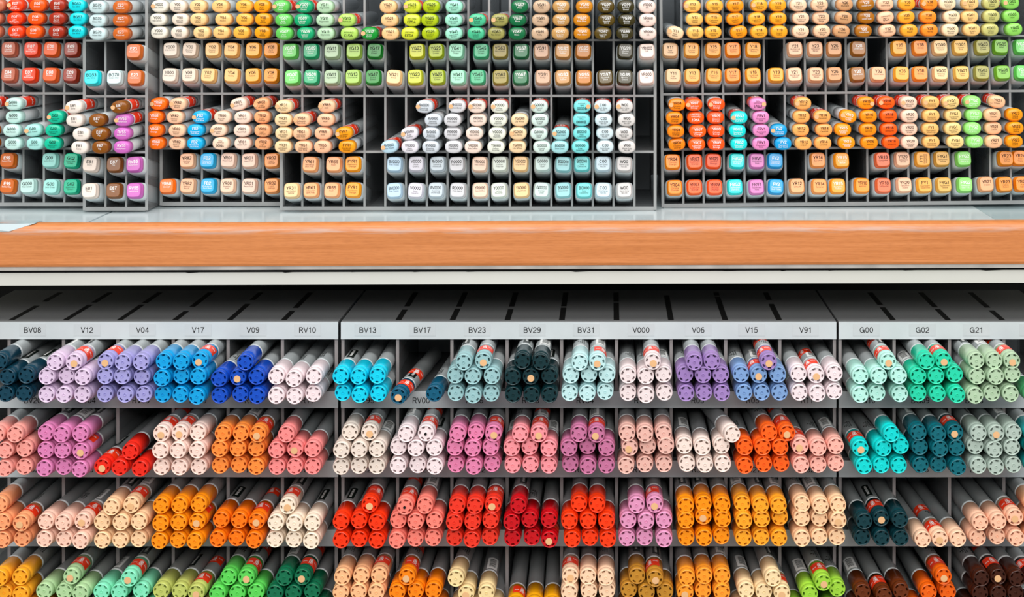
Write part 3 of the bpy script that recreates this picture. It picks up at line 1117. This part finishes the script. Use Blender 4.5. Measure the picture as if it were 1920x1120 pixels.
# ---------------------------------------------------------------- round markers
# tag | row | colour | words | region x0 | entries zx,zy[flags][@yaw] in 5.6x crops of the photograph, y0 = 590, 740, 920, 920 by row
BINS = """
BV08|0|034858|dark petrol|0|-10,505 75,665 270,655 60,848 225,850
V12|0|e2cbe6|pale lilac|0|585,500 780,515ds 490,660 680,665 875,660 480,855 665,855 855,855
V04|0|a8a4dc|periwinkle|0|1105,485ds 1300,470 1480,500 1100,660 1290,655 1465,675 1085,860 1310,855 1490,860
V17|0|2aa4e2|sky blue|0|1715,475 1901,472 2086,480ds 1710,675 1886,665 2076,660 1705,860 1881,860 2066,865
V09|0|2d57c4|royal blue|310|835,520 565,685 750,680d 950,670 565,865 780,860 960,860
RV10|0|f6e4e8|pinkish white|310|1165,660 1350,690 1555,665 1175,855 1360,865 1535,855
BV13|0|12d2f0|bright cyan|610|165,660 340,665 545,655 175,845 365,845 555,845
BV17|0|04607c|deep teal|610|770,860ds@6 1140,840@3
BV23|0|9cc4c8|greyish blue|610|1455,485 1655,500ds 1365,655 1545,655 1750,655 1365,845 1555,850 1740,845
BV29|0|0a3e42|blackish green|930|275,500 470,500 180,670 360,670d 560,665 180,850 375,850 560,850
BV31|0|c4e8ea|pale aqua|930|880,490 1065,490ds 785,650 975,650 1165,650 775,840 955,840 1145,835
V000|0|efdfe0|pale rose|930|1645,490ds 1390,650 1575,660 1755,645 1385,840 1575,850 1770,840
V06|0|a486c2|purple|1250|290,485 475,490 205,650 380,645 565,650 205,840 395,835 580,835
V15|0|82a4d4|cornflower blue|1250|1070,500ds#a486c2 790,650 965,650ds 1170,645 820,835 1000,835 1185,835
V91|0|f2e2e6|faint pink|1250|1390,640 1570,650ds 1770,640 1395,830 1580,835 1765,830
G00|0|bcf0e4|icy mint|1570|535,500ds 245,660 430,650 640,645 240,850 425,845 660,850
G02|0|38d6ae|mint green|1570|940,490 1125,500ds 860,665 1035,660 1245,650 855,845 1055,845 1250,845
G21|0|b6d0b0|sage green|1570|1480,490 1650,470 1845,470ds 1485,670 1660,660 1850,650 1450,860 1630,845 1820,845
G24|0|4c9a68|mid green|1570|2035,840
BV08|1|f6a49a|salmon pink|0|-25,400 160,430 60,590 240,590 50,780 235,785
V12|1|de86b8|orchid pink|0|470,415 650,410 845,420 470,600 660,590 850,610ds 470,785 650,785 845,790
V04|1|ee3a30|poppy red|0|1365,610 1070,770ds 1260,770 1475,780
V17|1|fbdcd0|peach white|0|1695,400ds 1886,390ds 2056,400 1690,590 1876,585 2076,590 1690,775 1886,770 2081,775
V09|1|fc9248|soft orange|310|605,390 790,385 970,385ds 570,580 755,590 950,580 565,765 760,765 955,765
RV10|1|fa9290|coral pink|310|1275,415 1170,590 1360,590d 1545,580 1175,770 1355,770 1540,770
BV13|1|eeded2|warm white|610|250,415 455,415ds 170,590 360,580 540,580 170,775 345,765 530,770
BV17|1|f5e3e5|rosy white|610|850,405 1055,410hs 760,575 950,570 1145,570 760,765 965,765 1150,760
BV23|1|e486ae|candy pink|610|1390,375 1580,370 1760,380ds 1360,570 1545,575 1735,570 1365,760 1560,760 1745,755
BV29|1|f99aa2|light coral|930|255,410 450,415ds 170,575 345,570 555,570 175,755 360,755 555,755
BV31|1|c8789f|mauve pink|930|870,400 1055,405ds 765,565 960,565 1160,560 780,755 965,755 1160,750
V000|1|ecbaae|dusty pink|930|1380,390 1560,375 1760,365 1405,570d 1595,565 1785,550 1365,755 1565,755 1765,750
V06|1|f6e2d8|cream pink|1250|690,365@-9 190,560 370,555 580,560 215,745 400,740 590,740
V15|1|fb6a30|orange red|1250|1090,370@-4 1260,375ds 825,560 1005,560 1190,565 820,750 1030,740 1200,750
V91|1|fbb8aa|light salmon|1250|1405,560ds 1595,570 1780,560 1420,750 1595,760 1780,750
G00|1|20dad8|turquoise|1580|510,400@-4 190,600ds 435,580@-4 615,560 230,760 415,760 590,770
G02|1|046c78|deep teal|1580|805,395 1000,385 1190,400ds 820,575 1020,570 1200,580 835,765 1015,760 1200,765
G21|1|b4c4ba|greyish sage|1580|1435,370 1620,400d 1800,370 1405,565 1595,590 1785,570 1425,755 1610,770 1800,755
G24|1|1aa8ac|turquoise|1580|2000,380 2010,570 2010,760
BV08|2|fba878|light orange|0|-20,150 25,340 225,350ds 20,545 215,540
V12|2|fcd0bc|pale peach|0|465,350 660,350 850,360ds 455,545 665,540 850,545
V04|2|fdd4a8|apricot cream|0|1175,180 1370,170ds 1065,345 1270,340 1460,335 1080,540 1255,535 1445,540
V17|2|fc982c|bright orange|0|1690,155 1881,155 2076,160 1690,350 1881,340 2061,345ds 1685,540 1866,535 2046,535
V09|2|fb7e1e|deep orange|310|570,335 765,335 950,340ds 545,525 735,525 935,525
RV10|2|fbe8d2|cream white|310|1275,185ds 1160,345 1360,350 1540,350 1145,540 1345,535 1535,535
BV13|2|f8440e|scarlet|610|460,170ds 165,335 350,330 540,340 170,525 355,525 535,535
BV17|2|fb8a7c|coral|610|840,165hs 1045,155 760,335 950,325 1145,325 755,525 940,525 1125,520
BV23|2|f04436|bright red|610|1385,150 1570,150 1760,140ds 1355,335 1545,335 1735,330 1360,525 1530,525 1720,520
BV29|2|cc2830|crimson|930|235,165 165,345 350,320 555,330 170,520 375,520 560,530ds
BV31|2|fa480a|orange red|930|870,165 1060,160 770,330 965,330 1160,330 805,515 990,520 1165,520
V000|2|e49ac0|orchid|930|1475,170 1670,180ds 1390,330 1575,325 1765,325 1375,520 1560,515 1765,515
V06|2|fd982a|tangerine|1250|200,130 390,120 585,125 205,315 385,300d 590,315 210,510 395,505 575,505
V15|2|fdaa38|amber yellow|1250|805,130 985,120 1170,125 810,320 1000,310 1195,310 810,510 990,505 1180,510
V91|2|fdd2a8|pale apricot|1250|1430,125 1615,120 1800,125 1425,315 1610,315 1800,315d 1425,510 1610,505 1785,510
G00|2|02444a|dark teal|1580|230,330 410,320ds 600,310 210,515 410,510 610,510
G02|2|fdd0b0|peach|1580|840,520@-3 1030,540ds@-3 1220,530@-3
G21|2|fdc6a8|peach pink|1580|1450,350 1630,330 1810,300ds 1430,525 1635,510 1825,510
G24|2|fdb88c|light orange|1580|2010,150 2010,330 2010,510
BV08|3|fcae38|marigold|0|0,920 210,930 30,1095 215,1100
V12|3|b4d8a4|pale green|0|740,930ds 450,1080 660,1085 850,1080
V04|3|8cecc4|mint|0|1360,930ds 1055,1085 1240,1085 1465,1080
V17|3|c2cc70|yellow green|0|1690,1065 1876,1080 2066,1075ds
V09|3|66d862|spring green|310|650,940 840,940ds 545,1095 745,1105 945,1090
RV10|3|1c7454|forest green|310|1245,930 1430,935ds 1155,1090 1330,1100 1530,1090
BV13|3|fcc290|apricot|610|175,910 370,880 555,890ds 160,1085 345,1080 535,1080
BV17|3|fb8c20|orange|610|855,910ds 755,1075 945,1075 1130,1070
BV23|3|f5dca4|cream yellow|610|1365,950@2 1475,1110d 1690,1090
BV29|3|e8a420|ochre yellow|930|205,1225s 400,1225 590,1215
BV31|3|fcd6b4|light peach|930|785,890ds 965,880 1145,880 770,1070 975,1075 1165,1070
V000|3|c48c3c|ochre brown|930|1485,910 1665,920ds 1395,1075 1580,1080 1775,1075
V06|3|fca23c|orange yellow|1250|215,900 400,900 580,890 195,1080d 385,1075 580,1075
V15|3|fce0b0|pale yellow|1250|1115,900@-2 840,1065 1030,1085 1200,1080ds
V91|3|a4d84c|lime green|1250|1640,970ds@-3 1500,1085@-2 1800,1060
G00|3|6c3c18|chestnut brown|1580|215,1090 435,1115s 620,1080
G02|3|f06a10|pumpkin orange|1580|1065,950ds@-3 910,1090@-2 1115,1095
G21|3|48302a|dark brown|1580|1465,900 1635,910ds 1815,910 1440,1080 1630,1080 1810,1080
G24|3|3c2824|dark brown|1580|1975,920s
"""
ROWWORD = ['under the {} tag', 'second bin below {}', 'third bin below {}', 'fourth bin below {}']
LVL = ['bottom', 'middle', 'top']
DP = 1.25
BIN = {}
for si, st in enumerate(STRUCTS):
    for (code, _x), da, db in zip(TAGS[si], (st[2][1:] if False else st[2][(1 if si == 0 else 0):]), st[2][(2 if si == 0 else 1):]):
        BIN[code] = (P(da, 0, DL).x, P(db, 0, DL).x)
pens = []
for ln in BINS.strip().split('\n'):
    tg, row, hexa, words, x0, ents = ln.split('|')
    row, x0 = int(row), int(x0)
    y0 = (590, 740, 920, 920)[row]
    got = []
    for e in ents.split():
        yaw, colr, wd = 0.0, hexa, words
        if '@' in e:
            e, a = e.split('@')
            yaw = float(a)
        if '#' in e:
            e, colr = e.split('#')
            wd = 'purple'
        fl = ''.join(c for c in e if c.isalpha())
        zx, zy = (float(v) for v in e.rstrip('dshf').split(','))
        px, py = x0 + zx / 5.6, y0 + zy / 5.6 - 1.5
        lev = max(0, min(2, round((741.5 + ROWP * row - py) / 33.5)))
        got.append([px, py, fl, yaw, colr, wd, lev])
    got.sort(key=lambda g: -g[1])
    lev = 1 if row == 3 and got[0][1] < 1128 else 0
    for k, g in enumerate(got):
        if k and got[k - 1][1] - g[1] > 14:
            lev = min(2, lev + 1)
        g[6] = lev
    for lev in range(3):
        rw = sorted((g for g in got if g[6] == lev), key=lambda g: g[0])
        for i, g in enumerate(rw):
            side = {1: ['only one'], 2: ['left one', 'right one'], 3: ['left one', 'middle one', 'right one']}.get(len(rw), [])
            g.append(side[i] if i < len(side) else 'one')
    # neighbours lie side by side without cutting into each other, front and back
    xa, xb = BIN[tg]
    for g in got:
        pt = P(g[0], g[1], DP)
        if g[6] == 0:
            pt.z = max(pt.z, zl(604 + ROWP * (row + 1)) + RS + 0.0018)
        g += [pt.x, pt.z, None]
    below = []
    for lev in range(3):
        rw = sorted((g for g in got if g[6] == lev), key=lambda g: g[0])
        gap = 2 * RS + 0.0002
        for _ in range(12):
            for u, v in zip(rw, rw[1:]):
                d = gap - (v[8] - u[8])
                if d > 0 and abs(v[9] - u[9]) < gap * 0.6:
                    u[8] -= d / 2
                    v[8] += d / 2
        bk = [min(max(g[8], xa + RS + 0.0016), xb - RS - 0.0016) for g in rw]
        for _ in range(12):
            for i in range(len(bk) - 1):
                d = gap - (bk[i + 1] - bk[i])
                if d > 0:
                    bk[i] -= d / 2
                    bk[i + 1] += d / 2
            if bk:
                sh = max(0, xa + RS + 0.0014 - bk[0])
                bk = [x + sh for x in bk]
                sh = max(0, bk[-1] - (xb - RS - 0.0014))
                bk = [x - sh for x in bk]
        for g, x in zip(rw, bk):
            g[10] = x
            for h in below:
                dx = max(0.0, abs(g[8] - h[8]) - 0.0)
                if dx < gap:
                    g[9] = max(g[9], h[9] + math.sqrt(gap * gap - dx * dx) - 0.0003)
        for g in rw:       # and they pass under the strip above
            g[9] = min(g[9], zl(636 + ROWP * row) - RS + 0.0002)
        below += rw
    for g in got:
        covered = any(h is not g and 12 < g[1] - h[1] < 45 and abs(h[0] - g[0]) < 20 for h in got)
        off = g[1] > 1118 or g[0] < 2 or g[0] > 1918
        pens.append((g, tg, row, covered, off))
    if row == 3 and tg not in ('BV29',):   # bottom layer of the lowest bins, seen only as slivers
        for k in (-1, 0, 1):
            cx = dict(q for tt in TAGS for q in tt)[tg] + (14 if tg == 'BV08' else 10 if tg == 'G24' else 5)
            cx = VX + (cx - VX) * 1.0317 + k * 33.3
            pens.append(([cx, 741.5 + ROWP * 3, '', 0.0, hexa, words, 0, 'one', P(cx, 0, DP).x, zl(604 + ROWP * 4) + RS + 0.0018, (BIN[tg][0] + BIN[tg][1]) / 2 + k * 0.0146], tg, 3, True, True))

order = sorted(range(len(pens)), key=lambda i: (pens[i][4], pens[i][3], pens[i][2], pens[i][0][6] == 0))
own = set(order[:312])
stuff = MB()
stuff_mats, stuff_idx = [], {}


def stuff_slot(mt):
    if mt.name not in stuff_idx:
        stuff_idx[mt.name] = len(stuff_mats)
        stuff_mats.append(mt)
    return stuff_idx[mt.name]


def into_stuff(mb, M, mats):
    o = len(stuff.v)
    stuff.v += [tuple(M @ Vector(p)) for p in mb.v]
    stuff.f += [tuple(i + o for i in fc) for fc in mb.f]
    stuff.m += [stuff_slot(mats[k]) for k in mb.m]
    stuff.s += mb.s


SEAL_ROUND_MB = seal_mb(RS + 0.0001, 0.0115, 0.0255)
DOT_ROUND_MB = disc(0.0028, 0.0)
for i, (g, tg, row, covered, off) in enumerate(pens):
    px, py, fl, yaw, hexa, words, lev, side, wx, wz, xback = g
    D = DP + random.uniform(-0.0035, 0.0035)
    loc = Vector((wx, D, wz))
    ya = math.radians(-yaw + random.uniform(-0.8, 0.8))
    if yaw == 0 and lev > 0 and row == 0:
        ya += math.radians(-0.4)
    if lev == 0:
        loc.z = max(loc.z, zl(604 + ROWP * (row + 1)) + RS + 0.0002)
    if yaw == 0:         # the body passes between its two dividers
        ya = -math.atan2(xback - loc.x, 0.145)
    M = Matrix.Translation(loc) @ Matrix.Rotation(ya, 4, 'Z')
    spin = random.uniform(0, math.pi / 3)
    kind = random.choice((0, 0, 0, 1, 2, 3))
    bspin = random.uniform(-0.5, 0.5)
    mat = plastic(hexa)
    sspin = random.uniform(-0.75, 0.15) if px > VX else random.uniform(-0.15, 0.75)
    Rb, Rc, Rs2 = (Matrix.Rotation(a, 4, 'Y') for a in (bspin, spin, sspin))
    if i in own:
        o = empty('round_marker', (0, 0, 0))
        o.matrix_world = M @ Rb
        obj('barrel', ROUND_BARREL[kind], o)
        inv = Rb.inverted()
        c = obj('cap', ROUND_CAP, o)
        c.matrix_basis = inv @ Rc
        c.material_slots[0].link = 'OBJECT'
        c.material_slots[0].material = mat
        if 's' in fl:
            s = obj('seal_sticker', SEAL_ROUND, o)
            s.matrix_basis = inv @ Rs2
            if random.random() < 0.3 or tg == 'BV17':
                s = obj('seal_sticker', SEAL_ROUND_BACK, o)
                s.matrix_basis = inv @ Rs2
        if 'd' in fl:
            d = obj('dot_sticker', DOT_ROUND, o)
            d.matrix_basis = inv @ Matrix.Translation((random.uniform(-0.001, 0.0006), -0.0004, -0.0011))
        if 'h' in fl:
            d = obj('painted_hole', MARK_HOLE, o)
            d.matrix_basis = inv @ Matrix.Translation((-0.0003, -0.0001, -0.0006))
        where = ROWWORD[row].format(tg)
        spot = 'alone in ' + LVL[lev] + ' row' if side == 'only one' else f'{LVL[lev]} row {side[:-4]}' if side.endswith(' one') else f'{LVL[lev]} row'
        ds = stickers_words(fl).replace(' with red seal and tan dot', ' with seal and dot').replace(' with tan dot', ' with dot')
        tag(o, f'{words} round marker{ds}, {spot}, {where}', 'marker', 'round markers in the lower racks')
        COUNT['round'] += 1
    else:
        into_stuff(ROUND_CAP_MB, M @ Rc, [mat])
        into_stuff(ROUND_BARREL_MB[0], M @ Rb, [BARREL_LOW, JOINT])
        if 's' in fl:
            into_stuff(SEAL_ROUND_MB, M @ Rs2, [SEAL, WHITEINK])
        if 'd' in fl:
            into_stuff(DOT_ROUND_MB, M @ Matrix.Translation((-0.0004, -0.0004, -0.0011)), [DOT])
so = obj('round_markers', stuff.mesh('round_markers', stuff_mats))
so['kind'] = 'stuff'
tag(so, 'remaining round markers packed underneath others in the lower rack bins', 'markers')
print('MARKERS', COUNT, 'pens', len(pens), 'objects', len(bpy.data.objects))
